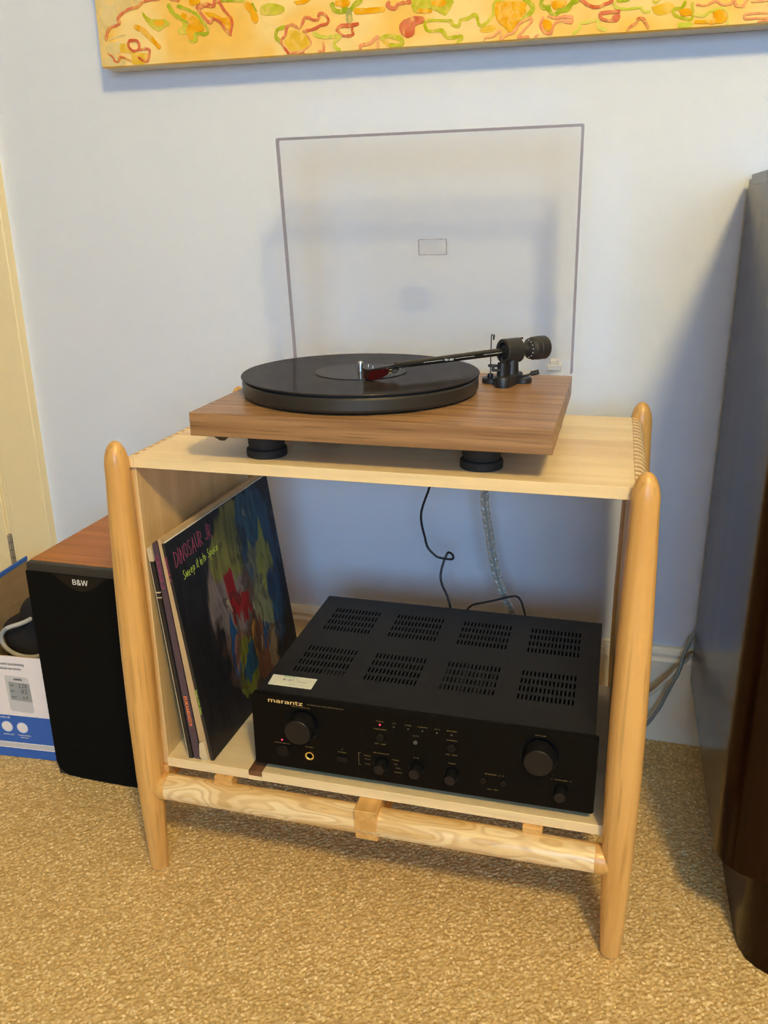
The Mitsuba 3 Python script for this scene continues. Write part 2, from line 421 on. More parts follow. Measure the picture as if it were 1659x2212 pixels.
# ------------------------------------------------------------------ painting
PX0, PX1, PZ0, PZ1, PD = -0.8597, 0.62, 1.1015, 1.62, 0.0538
add('painting__canvas', rb(PX0, PX1, -PD, -PD + .012, PZ0, PZ1, .002, 4), 'canvas_paint', 30)
add('painting__canvas_side', cat(bx(PX0 + .0006, PX1 - .0006, -PD + .010, -.004, PZ0 + .0006, PZ0 + .02), bx(PX0 + .0006, PX1 - .0006, -PD + .010, -.004, PZ1 - .02, PZ1 - .0006),
                                 bx(PX0 + .0006, PX0 + .02, -PD + .010, -.004, PZ0 + .02, PZ1 - .02), bx(PX1 - .02, PX1 - .0006, -PD + .010, -.004, PZ0 + .02, PZ1 - .02)), 'canvas_edge', False)
PAINT = "R 40 826 865 750 816 608 798 441 727 388 662 419 626 352 588 251 567 180 509 145 413;R 40 826 872 950 890 1123 898;R 30 1325 877 1449 846;R 41 554 367 677 360 713 295 698 240 624 216 565 241 521 313 554 367;R 38 697 233 873 230 873 160 846 78 800 59 716 99 684 129;R 29 156 201 223 161 259 96 321 85 365 146 435 135 537 87;O 71 682 547 799 498 909 395 1051 255;G 0 828 743 922 655 1058 632 1195 623 1273 550 1183 515 1074 467 943 530 881 603 822 689;O 0 1003 602 1142 613 1179 556 1081 528 1015 553;D 61 1282 793 1340 695 1452 620 1632 554;D 46 1434 783 1565 734 1726 656 1802 570 1907 429 1852 378 1718 400;G 0 1195 623 1337 668 1433 608 1493 523 1401 460 1429 404 1564 382 1572 286 1707 278 1717 386 1577 517 1449 593 1327 574 1209 588;O 0 1492 685 1641 648 1768 572 1843 473 1822 421 1668 403 1642 309 1576 327 1537 452 1597 543 1470 632;O 0 1862 674 2058 634 2169 573 2319 590 2304 404 2208 437 2117 550 1923 616;R 60 1767 740 1903 764 2018 743 2056 806 2122 802;R 39 1767 733 1840 621 1949 527 2003 571 2115 523 2190 425 2275 345;R 38 2121 795 2194 678 2285 579 2311 484 2276 366;O 0 1627 856 1794 844 1788 785 1637 782;D 37 2171 798 2480 777 2560 758;O 102 2558 732 2649 634 2689 513;D 29 2655 725 2713 630;C 0 12 969 814 913 733 817 439 714 375 635 143 497 143 371 392 356 413 242 313 163 441 43 5 24;Y 0 371 329 513 321 587 204 865 161 816 44 567 43 548 179 374 217;C 26 163 384 295 432 476 449;G 0 2793 690 2939 719 3143 666 3155 600 3025 557 2817 570 2772 626;O 0 3303 707 3445 723 3570 720 3506 680 3380 663;D 57 3143 391 3029 359 3008 267 3069 210;Y 0 3188 336 3394 323 3531 196 3511 105 3350 61 3223 81 3132 193 3184 257;R 40 3183 389 3272 416 3381 363 3430 412 3473 488 3529 491 3621 452 3691 461 3702 525 3779 520 3839 451 3821 394 3711 375 3648 346 3553 326 3450 319;R 40 3183 382 3162 285 3085 203 3174 71 3221 41 3428 30;P 20 3458 319 3532 222 3560 142 3446 69 3420 30;L 51 3613 270 3768 221 3970 222 4016 206 3921 146 3934 80 3996 44;P 34 3749 144 3753 44 3682 42;D 69 3907 627 3935 561 4027 535 4119 548 4180 544 4243 604 4335 648;B 96 4157 520 4161 424;O 0 3955 674 4153 673 4167 609 4059 584 3953 623;O 82 4271 525 4407 516 4663 518;R 53 3973 300 4021 349 4175 346 4282 358;R 36 3973 300 4063 223 4202 221 4204 298;R 46 4753 594 4738 557 4841 518 4901 571 5063 585;P 47 4320 51 4337 83 4474 101 4582 172 4580 43;G 60 4642 155 4748 175 4898 140 4957 85 4912 49 4792 50;Y 54 4687 114 4747 65;G 0 5088 614 5652 575 5668 493 5583 387 5467 433 5365 477 5175 440 5102 482;O 0 5365 576 5566 575 5567 500 5408 511;O 53 5190 464 5365 452;R 0 4969 365 5117 399 5263 390 5271 320 5146 278 5131 177 5042 138 4938 189 4909 293;G 45 5278 307 5351 334 5641 309 5685 262 5772 238 5799 305 5899 323 6012 359 6064 238 6142 233 6252 343 6263 453 6303 511 6400 522;G 48 5278 282 5337 202 5527 197 5615 103 5803 104 5803 60 5760 31;O 0 6289 500 6664 474 6708 398 6697 326 6591 211 6511 117 6439 171 6324 265 6279 391;Y 0 6073 181 6213 222 6299 180 6230 134 6102 142;D 62 6690 502 6775 442 6805 380 6739 311 6631 257;P 31 6147 46 6161 70 6274 82 6356 139 6379 88 6359 39;P 36 6401 43 6429 72 6566 126 6619 209 6768 273 6797 234 6718 153 6638 72 6625 42 6750 40;P 27 6847 35 6888 57;O 0 6935 225 7015 244 7074 168 7050 96 6981 112;P 35 6947 261 6916 178 6982 82 7065 70 7088 142 7127 195 7233 218 7330 182 7340 235 7231 260 7124 249 7014 281;D 61 6922 486 6912 421 6968 381 7021 401;D 49 7009 378 7081 288 7173 331 7280 347 7329 428;O 0 7045 459 7234 458 7238 386 7118 358 7048 399;D 59 7236 341 7314 409 7393 433;R 41 7441 451 7542 379 7657 342 7768 371 7861 400;R 43 7950 272 7727 265 7731 206 7830 171 7941 178 7954 221 7891 210;P 30 7240 268 7339 246 7327 181 7244 194;L 42 7367 45 7445 107 7458 165 7555 174 7684 180 7689 106 7789 63;L 32 7878 385 7914 324 8043 294 8232 296 8267 250 8346 245;D 0 7908 411 8082 406 8037 381 7926 381;R 37 8086 52 8123 86 8183 119 8211 168 8274 163 8345 65;G 28 8382 371 8415 340 8460 366;Y 0 8357 294 8586 336 8669 273 8598 207 8443 203;O 0 8718 241 8855 246 8893 173 8771 167;G 39 8787 322 8761 267 8656 246 8677 180 8789 137 8897 130 8880 301;L 0 8732 91 8886 88 8892 30 8737 37;P 25 8943 283 9050 268 9122 298 9181 308 9261 261 9365 268 9375 309;P 32 9407 293 9427 243 9503 230 9554 296;P 27 9616 271 9805 272;O 0 9149 184 9252 212 9337 115 9285 48 9177 69;L 36 8923 171 9032 150 9133 199 9281 218 9358 128 9345 44;O 50 8947 84 9177 69;P 29 9822 132 9647 137 9544 130 9565 79 9683 79 9830 69;P 21 9718 34 9833 48"
ORDER = {'C': 0, 'Y': 1, 'G': 2, 'D': 3, 'L': 3, 'B': 3, 'O': 4, 'P': 5, 'R': 6}
for idx, (st, band) in enumerate([(t, k) for k in range(3) for t in PAINT.split(';')]):
    cname, w, *nums = st.split()
    pts = np.array(list(map(int, nums)), float).reshape(-1, 2) * 1e-4 + [-.86, 1.1]
    if band:      # the same hand goes on above the frame
        if idx % 5 == 0 and w == '0':
            continue
        pts = [-.97, 1.1] * np.array([1, 1]) + (pts - [-.86, 1.1]) * [-1, 1] * 1.12 + [1.13 + .05 * band, .115 * band + .012 * math.sin(idx)] if band == 1 else pts + [.03, .125 * band + .012 * math.sin(idx)]
    if w == '0':
        q = spline(np.vstack([pts, pts[:1]]), 8)
        g = Polygon(q + .0012 * (meshkit.noise(np.c_[q * 300, 0 * q[:, 0]], idx)[:, None] - .5)).buffer(0)
    else:
        q = spline(pts, 8); w = int(w) * 1e-4
        wob = .62 + .5 * meshkit.noise(np.c_[q * 220, 0 * q[:, 0]], idx) + .25 * meshkit.noise(np.c_[q * 700, 0 * q[:, 0]], idx + 5)
        g = unary_union([Point(a).buffer(w / 2 * k, 8) for a, k in zip(q, wob)] + [LineString(q).buffer(w * .36)])
    g = g.simplify(.00025).intersection(sbox(PX0 + .001, PZ0 + .0012, PX1 - .001, PZ1))
    if g.is_empty:
        continue
    hh = .0002 + .00016 * ORDER[cname] + .00001 * (idx % 9)
    m = extr(g, hh)
    m.vertices = np.c_[m.vertices[:, 0], -PD - m.vertices[:, 2], m.vertices[:, 1]]
    trimesh.repair.fix_normals(m)
    add('painting__paint_stroke', m, 'paint_' + cname, False)
tag('painting', 'yellow abstract canvas with red and green squiggles hanging on the wall', 'painting')

# ------------------------------------------------------------------ record stand (own frame S)
S = pose(.0134, (-.5923, -.5119, 0))
SX0, SX1, SD, ZT, ZTB, ZB, ZBB = -.010, .606, .3348, .6008, .5866, .1709, .1568
tk = .014


def corner_profile(x_in, x_out, zt, zb, r=.012, n=8, grow=0.0):
    """(x, z) outline of a corner piece with its outer top edge rounded."""
    s = 1 if x_out > x_in else -1
    xo, zt = x_out + s * grow, zt + grow
    a = np.linspace(0, math.pi / 2, n)
    return [(x_in, zb), (xo, zb)] + [(xo - s * r + s * r * math.cos(t), zt - r + r * math.sin(t)) for t in a] + [(x_in, zt)]


def along_y(profile, y0, y1):
    m = trimesh.creation.extrude_polygon(Polygon(profile), y1 - y0, engine='earcut')
    m.vertices = np.c_[m.vertices[:, 0], y0 + m.vertices[:, 2], m.vertices[:, 1]]
    trimesh.repair.fix_normals(m)
    return m


for (a, b), mm in zip(((0, .1113), (.1117, .1973), (.1977, SD)), ('maple', 'maple_pink', 'maple')):
    add('record_stand__top_plank', bx(SX0 + tk, SX1 - tk, a, b, ZTB, ZT, .0006), mm, 20, S)
NF = 19; pitch = SD / (2 * NF + 1)
for side, (xi, xo) in enumerate(((SX0 + tk, SX0), (SX1 - tk, SX1))):
    for k in range(2 * NF + 1):
        y0, y1 = k * pitch, (k + 1) * pitch
        if k % 2 == 0:       # the top board's own pins
            add('record_stand__pin', along_y(corner_profile(xi, xo, ZT, ZTB), y0, y1), 'maple', 20, S)
        else:                # the side board's fingers, end grain up
            add('record_stand__finger', along_y(corner_profile(xi, xo, ZT, ZTB, grow=.0003), y0 + .0002, y1 - .0002), 'maple_end', 20, S)
    x0, x1 = sorted((xi, xo))
    add('record_stand__side_panel', bx(x0, x1, .0045, SD - .0045, ZBB, ZTB, .0008), 'maple_side', 20, S)
labels['record_stand__finger'] = {'label': 'darker end-grain finger of the box joint'}
add('record_stand__shelf', cat(bx(SX0 + tk, .1254, 0, SD, ZBB, ZB, .0006), bx(.1254, .1445, 0, SD, ZBB, .1633), bx(.1445, SX1 - tk, 0, SD, ZBB, ZB, .0006)), 'maple', 20, S)
add('record_stand__inlay', bx(.1256, .1443, -.0003, SD, .1634, ZB + .0003, .0003), 'walnut_inlay', 20, S)
labels['record_stand__inlay'] = {'label': 'dark walnut strip let into the shelf'}
LEG_R = [(0, 0), (.0105, 0), (.0125, .002), (.0150, .06), (.0185, .15), (.0203, .25), (.0203, .34), (.0188, .44), (.0165, .53), (.0148, .585)]
LEG_R = [(r, s) for r, s in LEG_R] + [(.0148 * math.cos(t) + .0002, .588 + .0 + .036 * math.sin(t) * .9) for t in np.linspace(.1, math.pi / 2, 8)] + [(0, .588 + .0325)]
YL0, YL1 = -.010, SD + .008
for (xt, xb, yt, yb_) in ((-.012, -.021, YL0, YL0), (.6025, .6095, YL0, YL0), (-.008, -.014, YL1, YL1), (.6040, .609, YL1, YL1)):
    o = np.array([xb, yb_, FLOOR]); top = np.array([xt, yt, .622])
    L = np.linalg.norm(top - o); prof_ = [(r, s * L / .6205) for r, s in LEG_R]
    add('record_stand__leg', lathe(prof_, o, top - o, 40), 'honey_oak', 40, S)
for y in (YL0 + .002, YL1 - .002):
    z = .1295
    add('record_stand__stretcher', lathe([(0, .0085), (.0174, .0085), (.0177, .013), (.0183, .15), (.0185, .30), (.0183, .45), (.0177, .590), (.0174, .5945), (0, .5945)], (-.0105 + .006, y, z), (1, 0, 0), 40), 'figured_ash', 30, S)
    for xo, sg in ((-.0175, 1), (.6065, -1)):      # turned sockets of the legs that hold the rail
        add('record_stand__leg_socket', lathe([(0, -.002), (.0120, -.002), (.0168, .008), (.0182, .016), (.0182, .0243), (.0174, .0252), (0, .0252)], (xo, y, z), (sg, 0, 0), 32), 'honey_oak', 30, S)
tag('record_stand__stretcher', 'round ash rail with swirling pale grain')
for x0, x1 in ((.0765, .1022), (.4928, .5172)):
    add('record_stand__batten', bx(x0, x1, YL0 + .004, YL1 - .004, .140, ZBB - .0002, .0006), 'honey_oak_depth', 20, S)
add('record_stand__cross_rail', cat(bx(.281, .311, YL0 - .017, .012, .1262, ZBB - .0002, .0008), bx(.281, .311, YL0 - .0125, YL1 - .004, .1095, .150, .0008)), 'honey_oak_depth', 20, S)
for x in (SX0 - .004, SX1 - .014):
    add('record_stand__side_rail', bx(x, x + .018, .0, SD, .128, ZBB - .0002, .001), 'honey_oak_depth', 20, S)
tag('record_stand', 'pale maple record stand with round tapered legs on the carpet', 'record stand')

# ------------------------------------------------------------------ record sleeves leaning in the stand
def sleeve(name, x_bot, x_top, y0, yaw, z0, h, thick, material, w=.315, bulge=0.0, thick_top=None):
    """A square sleeve leaning on the side panel; returns its pose: x along the cover's width (to the wall), y up, z out of the front."""
    up = np.array([x_top - x_bot, 0, math.sqrt(max(h * h - (x_top - x_bot) ** 2, 1e-6))]); up /= np.linalg.norm(up)
    xd = np.array([math.sin(yaw), math.cos(yaw), 0])
    zd = np.cross(xd, up)
    if zd[0] < 0:
        zd = -zd
    M = np.eye(4); M[:3, 0], M[:3, 1], M[:3, 2], M[:3, 3] = xd, np.cross(zd, xd), zd, (x_bot, y0, z0)
    n = 14
    gx, gy = np.meshgrid(np.linspace(0, w, n), np.linspace(0, h, n))
    bz = bulge * np.sin(np.pi * gx / w) * np.sin(np.pi * gy / h)
    if bulge:
        bz = bz + bulge * .5 * (meshkit.noise(np.stack([gx * 25, gy * 18, 0 * gx], -1), 3) - .5)
    k = np.arange(n * n).reshape(n, n); a, b, c, d = k[:-1, :-1].ravel(), k[:-1, 1:].ravel(), k[1:, 1:].ravel(), k[1:, :-1].ravel()
    q = np.vstack([np.stack([a, b, c], 1), np.stack([a, c, d], 1)])
    v = np.vstack([np.stack([gx.ravel(), gy.ravel(), bz.ravel()], 1), np.stack([gx.ravel(), gy.ravel(), -(thick + ((thick if thick_top is None else thick_top) - thick) * gy.ravel() / h)], 1)])
    e = np.concatenate([k[0, :], k[1:, -1], k[-1, -2::-1], k[-2:0:-1, 0]]); e2 = np.roll(e, -1); N = n * n
    f = np.vstack([q, q[:, ::-1] + N, np.stack([e, e + N, e2 + N], 1), np.stack([e, e2 + N, e2], 1)])
    m = tri(v, f); trimesh.repair.fix_normals(m)
    X = S @ M
    add(name + '__cover' if name else '', m, material, 25, X)
    return X


c_, s_ = math.cos(.027), math.sin(.027)


def cover_fn(p, n, uv):
    """Loose abstract brushwork in the cover's own width (u, towards the wall) and height (v)."""
    u = (p.y + .5042) / .315; v = (p.z - .171) / .3136
    a = fbm(u * 9, v * 4, 1.0, 3) - .5; b = fbm(u * 9 + 7, v * 5 + 3, 4.0, 3) - .5
    e = fbm(u * 34, v * 13, 9.0, 2) - .5
    uu, vv = u + .16 * a + .07 * e, v + .22 * b + .10 * e
    st = noise(u * 60 + 6 * a, v * 9, 2.0)
    st2 = noise(u * 26 + 9 * b, v * 14 + 4 * a, 8.0)
    c = mix((0.0055, 0.006, 0.009), (0.010, 0.011, 0.015), st)

    def blob(cu, cv, ru, rv, soft=.25):
        return 1 - smoothstep(1 - soft, 1 + soft, dr.square((uu - cu) / ru) + dr.square((vv - cv) / rv))
    lay = [((.57, .44, .25, .36), (.05, .035, .035), (.12, .075, .06)), ((.40, .62, .17, .22), (.13, .115, .125), (.23, .205, .22)), ((.56, .80, .22, .17), (.10, .12, .035), (.24, .25, .06)),
           ((.80, .60, .15, .36), (.008, .035, .085), (.02, .085, .19)), ((.73, .85, .09, .13), (.01, .06, .12), (.03, .13, .22)), ((.72, .44, .09, .22), (.12, .15, .09), (.22, .25, .16)),
           ((.80, .66, .06, .14), (.22, .26, .04), (.34, .36, .08)), ((.44, .545, .038, .12), (.22, .006, .01), (.30, .012, .014)), ((.53, .48, .045, .04), (.20, .008, .012), (.26, .02, .02)), ((.36, .36, .035, .09), (.01, .05, .17), (.02, .09, .24)),
           ((.40, .33, .05, .05), (.22, .10, .08), (.28, .15, .12)), ((.44, .20, .07, .14), (.09, .11, .02), (.19, .20, .03)), ((.45, .25, .05, .06), (.01, .05, .10), (.02, .08, .15)),
           ((.55, .30, .035, .08), (.42, .20, .02), (.55, .28, .04)), ((.60, .22, .08, .17), (.09, .035, .02), (.20, .09, .055)), ((.70, .28, .03, .08), (.01, .05, .15), (.02, .08, .20)), ((.73, .20, .05, .12), (.15, .11, .07), (.24, .18, .12))]
    for (cu, cv, ru, rv), d0, d1 in lay:
        c = mix(c, mix(d0, d1, st) * 0.62, blob(cu, cv, ru * 1.15, rv * 1.12))
    c = mix(c, (0.02, 0.014, 0.014), .55 * smoothstep(.62, .8, st2) * blob(.58, .52, .36, .46))
    return mix(c, (0.34, 0.33, 0.25), .5 * smoothstep(.80, .9, st2 * .6 + st * .4) * blob(.60, .55, .34, .44))
plain('cover_art', proc(cover_fn), 0.45, 0.18)

# a thin hand-lettering alphabet: strokes in a box 1 high
STROKES = {'D': [[(0, 0), (.08, 1), (.5, .75), (.55, .4), (.3, .05), (0, 0)]], 'I': [[(.05, 0), (.12, 1)]], 'N': [[(0, 0), (.08, 1), (.45, .05), (.55, 1)]], 'O': [[(.3, 0), (.05, .4), (.2, .95), (.5, .8), (.55, .3), (.3, 0)]],
           'S': [[(0, .1), (.3, 0), (.5, .25), (.1, .65), (.2, .95), (.5, .9)]], 'A': [[(0, 0), (.3, 1), (.5, 0)], [(.1, .4), (.45, .4)]], 'U': [[(.05, 1), (.08, .2), (.3, 0), (.48, .2), (.55, 1)]], 'R': [[(0, 0), (.08, 1), (.45, .85), (.4, .55), (.08, .45), (.5, 0)]],
           'J': [[(.5, 1), (.45, .2), (.25, 0), (0, .2)]], 'w': [[(0, .6), (.15, 0), (.3, .5), (.45, 0), (.6, .6)]], 'e': [[(.05, .3), (.4, .35), (.3, .6), (.05, .4), (.1, .05), (.4, .1)]], 'p': [[(0, -.35), (.08, .6), (.4, .55), (.4, .15), (.05, .1)]],
           'i': [[(.1, 0), (.12, .55)], [(.13, .75), (.14, .8)]], 't': [[(.15, 1), (.12, .1), (.3, 0)], [(0, .6), (.35, .65)]], 'n': [[(0, 0), (.05, .6), (.3, .55), (.38, 0)]], 'o': [[(.2, 0), (0, .3), (.2, .6), (.4, .3), (.2, 0)]],
           'a': [[(.4, .55), (.1, .5), (.05, .1), (.35, .1), (.4, .55), (.45, 0)]], 'c': [[(.4, .5), (.1, .5), (.05, .1), (.4, .05)]]}


def hand(key, s, h, o, mat_, X, wide, pen, slope=0.0):
    """Hand lettering: thin raised ink strokes on a cover."""
    adv = {' ': .35, 'I': .3, 'i': .3, 't': .42, 'w': .75}
    L = sum(adv.get(ch, .68) for ch in s); kx = wide / (L * h); x = 0.0; gs = []
    for n_, ch in enumerate(s):
        for st in STROKES.get(ch, []):
            dy = .07 * math.sin(2.3 * n_)
            gs.append(LineString([(o[0] + (x + px) * h * kx, o[1] + (py + dy) * h + slope * (x + px) * h * kx) for px, py in st]).buffer(pen, 4))
        x += adv.get(ch, .68)
    m = extr(unary_union(gs), .0002).apply_translation((0, 0, o[2]))
    return add(key, m, mat_, False, X)


X1 = sleeve('record_sleeve', .0405, .0115, .006, .02, ZB + .0004, .3085, .0060, 'sleeve_black')
add('record_sleeve__worn_edge', cat(bx(.0, .314, .3078, .3092, -.0064, .0003), bx(-.0007, .010, .291, .3092, -.0064, .0003)), 'worn_card', False, X1)
add('record_sleeve__worn_spine', bx(-.0005, .0006, .0, .29, -.0064, -.0056), 'worn_card', False, X1)
add('record_sleeve__band', cat(bx(-.0006, .002, .247, .2488, -.0062, .0004), bx(-.0006, .002, .240, .2414, -.0062, .0004)), 'worn_card', False, X1)
tag('record_sleeve', 'black record sleeve with worn tan edges nearest the stand side panel', 'record sleeve', 'records in the stand')
X2 = sleeve('record_sleeve_001', .0525, .0198, .007, .022, ZB + .0004, .3160, .0105, 'sleeve_plum', thick_top=.0072)
tag('record_sleeve_001', 'thick plum coloured record sleeve with pink and orange spine lettering', 'record sleeve', 'records in the stand')
text('record_sleeve_001__lettering', 'DINOSAUR JR', .0042, (-.0004, .300, -.0060), (0, -1, 0), (0, 0, 1), 'ink_pink', .046, True, X=X2)
text('record_sleeve_001__lettering', 'EUKAMERICA', .0046, (-.0004, .098, -.0070), (0, -1, 0), (0, 0, 1), 'ink_orange', .046, True, X=X2)
X3 = sleeve('record_sleeve_002', .0655, .0246, .008, .024, ZB + .0004, .3225, .0112, 'kraft', .318, .0004, thick_top=.0045)
add('record_sleeve_002__torn_flap', hull([(-.001, .0, -.002), (-.001, .03, -.003), (-.004, .028, -.009), (-.005, .008, -.012), (-.003, .0, -.009)]), 'worn_card', False, X3)
tag('record_sleeve_002', 'bulging tan paper record sleeve with a torn corner behind the painted cover', 'record sleeve', 'records in the stand')
X4 = sleeve('record_sleeve_003', .0712, .0292, .0075, .0275, ZB + .0004, .3165, .0042, 'sleeve_black', thick_top=.0036)
add('record_sleeve_003__cover_print', bx(.0006, .3144, .0006, .3158, -.0002, .0003), 'cover_art', False, X4)
add('record_sleeve_003__paper_edge', bx(.004, .313, .3166, .3172, -.0032, -.0010), 'white_print', False, X4)
hand('record_sleeve_003__lettering', 'DINOSAUR JR', .021, (.014, .279, .0003), 'ink_pink', X4, .104, .0006, .06)
hand('record_sleeve_003__lettering', 'Sweep it into Space', .0125, (.026, .257, .0003), 'ink_lime', X4, .100, .00055, .05)
text('record_sleeve_003__lettering', 'DINOSAUR JR', .0028, (-.0004, .300, -.0036), (0, -1, 0), (0, 0, 1), 'ink_pink', .034, True, X=X4)
text('record_sleeve_003__lettering', 'Sweep it into Space', .0028, (-.0004, .110, -.0038), (0, -1, 0), (0, 0, 1), 'ink_lime', .038, True, X=X4)
tag('record_sleeve_003', 'front record sleeve whose dark cover carries bright abstract brushwork', 'record sleeve', 'records in the stand')

# ------------------------------------------------------------------ turntable (own frame T)
T = pose(.0108, (-.5009, -.5231, .6343))
TW, TD, TH = .415, .320, .0273
add('turntable__plinth', bx(0, TW, 0, TD, 0, TH, .0007), 'walnut_plinth', 20, T)
zf = .6012 - .6343
for x, y in ((.071, .055), (.332, .058), (.071, .268), (.332, .268)):
    k = add('turntable__foot', lathe([(0, 0), (.0238, 0), (.0245, .001), (.0245, .0085), (.0238, .0095), (.0212, .0105), (.0212, .013), (.0222, .015), (.0222, .0335), (0, .0335)], (x, y, zf)), 'black_rubber', 30, T)
add('turntable__power_lever', hull([(x, y, z) for x, y in ((.018, .012), (.045, .012), (.020, .03), (.043, .03)) for z in (0,)] + [(.030, .014, -.0078), (.036, .014, -.0078), (.033, .026, -.0065)]), 'black_plastic', 30, T)
PX, PY = .1595, .1616
add('turntable__platter', lathe([(0, .0285), (.142, .0285), (.1475, .0305), (.1492, .0335), (.1492, .0455), (.1475, .0478), (0, .0478)], (PX, PY, 0), n=128), 'platter_metal', 25, T)
add('turntable__slip_mat', lathe([(0, .0478), (.1445, .0478), (.1445, .0503), (0, .0503)], (PX, PY, 0), n=96), 'black_rubber', 25, T)
add('turntable__spindle', lathe([(0, .048), (.0036, .048), (.0036, .0615), (.0031, .064), (.0022, .0652), (0, .0655)], (PX, PY, 0)), 'chrome', 30, T)
# tonearm
H = np.array([.3377, .250, .0701]); tip = np.array([.185, .105, .0655])
dv = tip - H; Ltot = np.linalg.norm(dv[:2]); da = np.array([dv[0], dv[1], 0]) / Ltot; lat = np.array([-da[1], da[0], 0])


def arm(s, l=0.0, z=0.0):
    return H + da * s + lat * l + np.array([0, 0, z])


disc = lambda c, r, z0, z1, n=20: lathe([(0, z0), (r - .0008, z0), (r, z0 + .0008), (r, z1 - .0012), (r - .0012, z1), (0, z1)], (c[0], c[1], 0), n=n * 2)
add('turntable__tonearm__arm_base', cat(disc((.3140, .2500), .0125, TH, .0345), disc((.3545, .2580), .0115, TH, .0345)), 'black_plastic', 30, T)
blk = [(.3325 + .0105 * math.cos(t), .2200 + .0105 * math.sin(t)) for t in np.linspace(0, 2 * math.pi, 20)] + [(.345 + .0085 * math.cos(t), .2600 + .0085 * math.sin(t)) for t in np.linspace(0, 2 * math.pi, 20)]
bz = [((x - .338) * .9 + .338, (y - .24) * .93 + .24) for x, y in blk]
add('turntable__tonearm__arm_base', cat(hull([(x, y, z) for x, y in blk for z in (.0298, .0398)] + [(x, y, .0412) for x, y in bz]), hull([(x, y, z) for x, y in bz for z in (TH, .0300)])), 'black_plastic', 30, T)
add('turntable__tonearm__arm_pillar', cat(lathe([(0, .040), (.0066, .040), (.0056, .0575), (0, .0575)], (.3300, .2285, 0)), lathe([(0, .040), (.0098, .040), (.0085, .060), (0, .060)], (.3400, .2470, 0)),
                                 hull([(x, y, z) for x, y in ((.326, .228), (.334, .226), (.336, .252), (.346, .25)) for z in (.040, .054)])), 'black_plastic', 30, T)
add('turntable__tonearm__arm_lift', cat(bx(.3120, .3330, .2270, .2305, .0515, .0550, .0006), bx(.3175, .3300, .2200, .2235, .0470, .0505, .0006), bx(.3175, .3205, .2200, .2300, .0470, .0545, .0006), cyl((.3300, .2245, .050), (.3300, .2245, .0655), .0011, 10)), 'black_plastic', 30, T)
add('turntable__tonearm__lift_lever', cat(tube([(.3470, .2540, .0360), (.3560, .2500, .0372), (.3680, .2500, .0415)], .0014, 10), cyl((.3650, .2500, .0405), (.3755, .2500, .0435), .0031, 20, c=.0006)), 'black_plastic', 30, T)
hl = .0125
add('turntable__tonearm__arm_housing', lathe([(.0112, -hl), (.0150, -hl), (.0158, -hl + .0008), (.0158, hl - .0008), (.0150, hl), (.0112, hl), (.0112, -hl)], H, da, 48), 'black_satin', 30, T)
add('turntable__tonearm__bearing', cat(lathe([(0, -.004), (.0111, -.004), (.0111, .008), (.0075, .0105), (0, .0105)], H, da, 32), cyl(H + [0, 0, -.0195], H + [0, 0, -.0145], .007, 24)), 'black_plastic', 30, T)
add('turntable__tonearm__bias_pin', cyl(H - da * .010 + [0, 0, .0140], H - da * .019 + [0, 0, .0146], .0013, 12), 'black_plastic', 30, T)
cwp = [(0, .020), (.0055, .020), (.0062, .026), (.0075, .0262), (.0135, .0305), (.0146, .0345), (.0150, .0355), (.0150, .0415), (.0147, .0422), (.0154, .043), (.0154, .0545), (.0146, .056), (0, .056)]
add('turntable__tonearm__counterweight', lathe(cwp, H, -da, 48), 'black_satin', 30, T)
for t in np.linspace(-1.3, 1.5, 7):
    b = lat * math.cos(t) * .0112 + np.array([0, 0, math.sin(t) * .0112]); o = H - da * .0284 + b
    add('turntable__tonearm__scale_mark', trimesh.creation.icosphere(1, .0007).apply_translation(o), 'white_print', True, T)
s0, s1 = .004, .172
zs = lambda s: (tip[2] - H[2]) * s / Ltot
add('turntable__tonearm', tube([arm(s, 0, zs(s)) for s in np.linspace(s0, s1, 8)], np.linspace(.0050, .0040, 8), 24, 0), 'black_gloss', 40, T)
sx0 = s1 - .012
add('turntable__tonearm__headshell', cat(hull([arm(s1 - .018, l, zs(s1) + z) for l in (-.0032, .0032) for z in (-.0036, .003)] + [arm(s1 + .006, l, zs(s1) + z) for l in (-.0045, .0045) for z in (-.0012, .0016)]),
                                hull([arm(s1 + .004, l, zs(s1) + z) for l in (-.0045, .0045) for z in (-.0004, .0014)] + [arm(.214, l, zs(.21) - .0004 + z) for l in (-.0085, .0085) for z in (-.0005, .0011)])), 'black_plastic', 30, T)
zc = zs(.2)
side = Polygon([(.2125, zc - .0012), (.2120, -.0168), (.2030, -.0172), (.1940, -.0155), (.1860, -.0115), (.1845, -.0060), (.1855, zc - .0012)])
cm = trimesh.creation.extrude_polygon(side, .0150, engine='earcut')
cm.vertices = H + np.outer(cm.vertices[:, 0], da) + np.outer(cm.vertices[:, 2] - .0075, lat) + np.outer(cm.vertices[:, 1], [0, 0, 1])
trimesh.repair.fix_normals(cm)
kc = add('turntable__tonearm__cartridge', cm, 'red_cartridge', 30, T)
tag(kc, 'dark red translucent pickup cartridge')
for l in (-.005, .005):
    for z in (-.0075, -.0110):
        add('turntable__tonearm__cartridge_pin', cyl(arm(.1852, l, z), arm(.1790, l, z), .0007, 10), 'gold', 30, T)
        add('turntable__tonearm__cartridge_wire', tube([arm(.1800, l, z), arm(.174, l, z), arm(.169, l * .5, -.0075)], .0009, 8), 'cable_black', 30, T)
for l in (-.0058, .0058):
    add('turntable__tonearm__screw', cyl(arm(.206, l, zc), arm(.206, l, zc + .0042), .0013, 14), 'chrome', 30, T)
add('turntable__tonearm__screw', cyl(arm(.166, .0012, -.0052), arm(.166, .0012, -.0080), .0012, 12), 'chrome', 30, T)
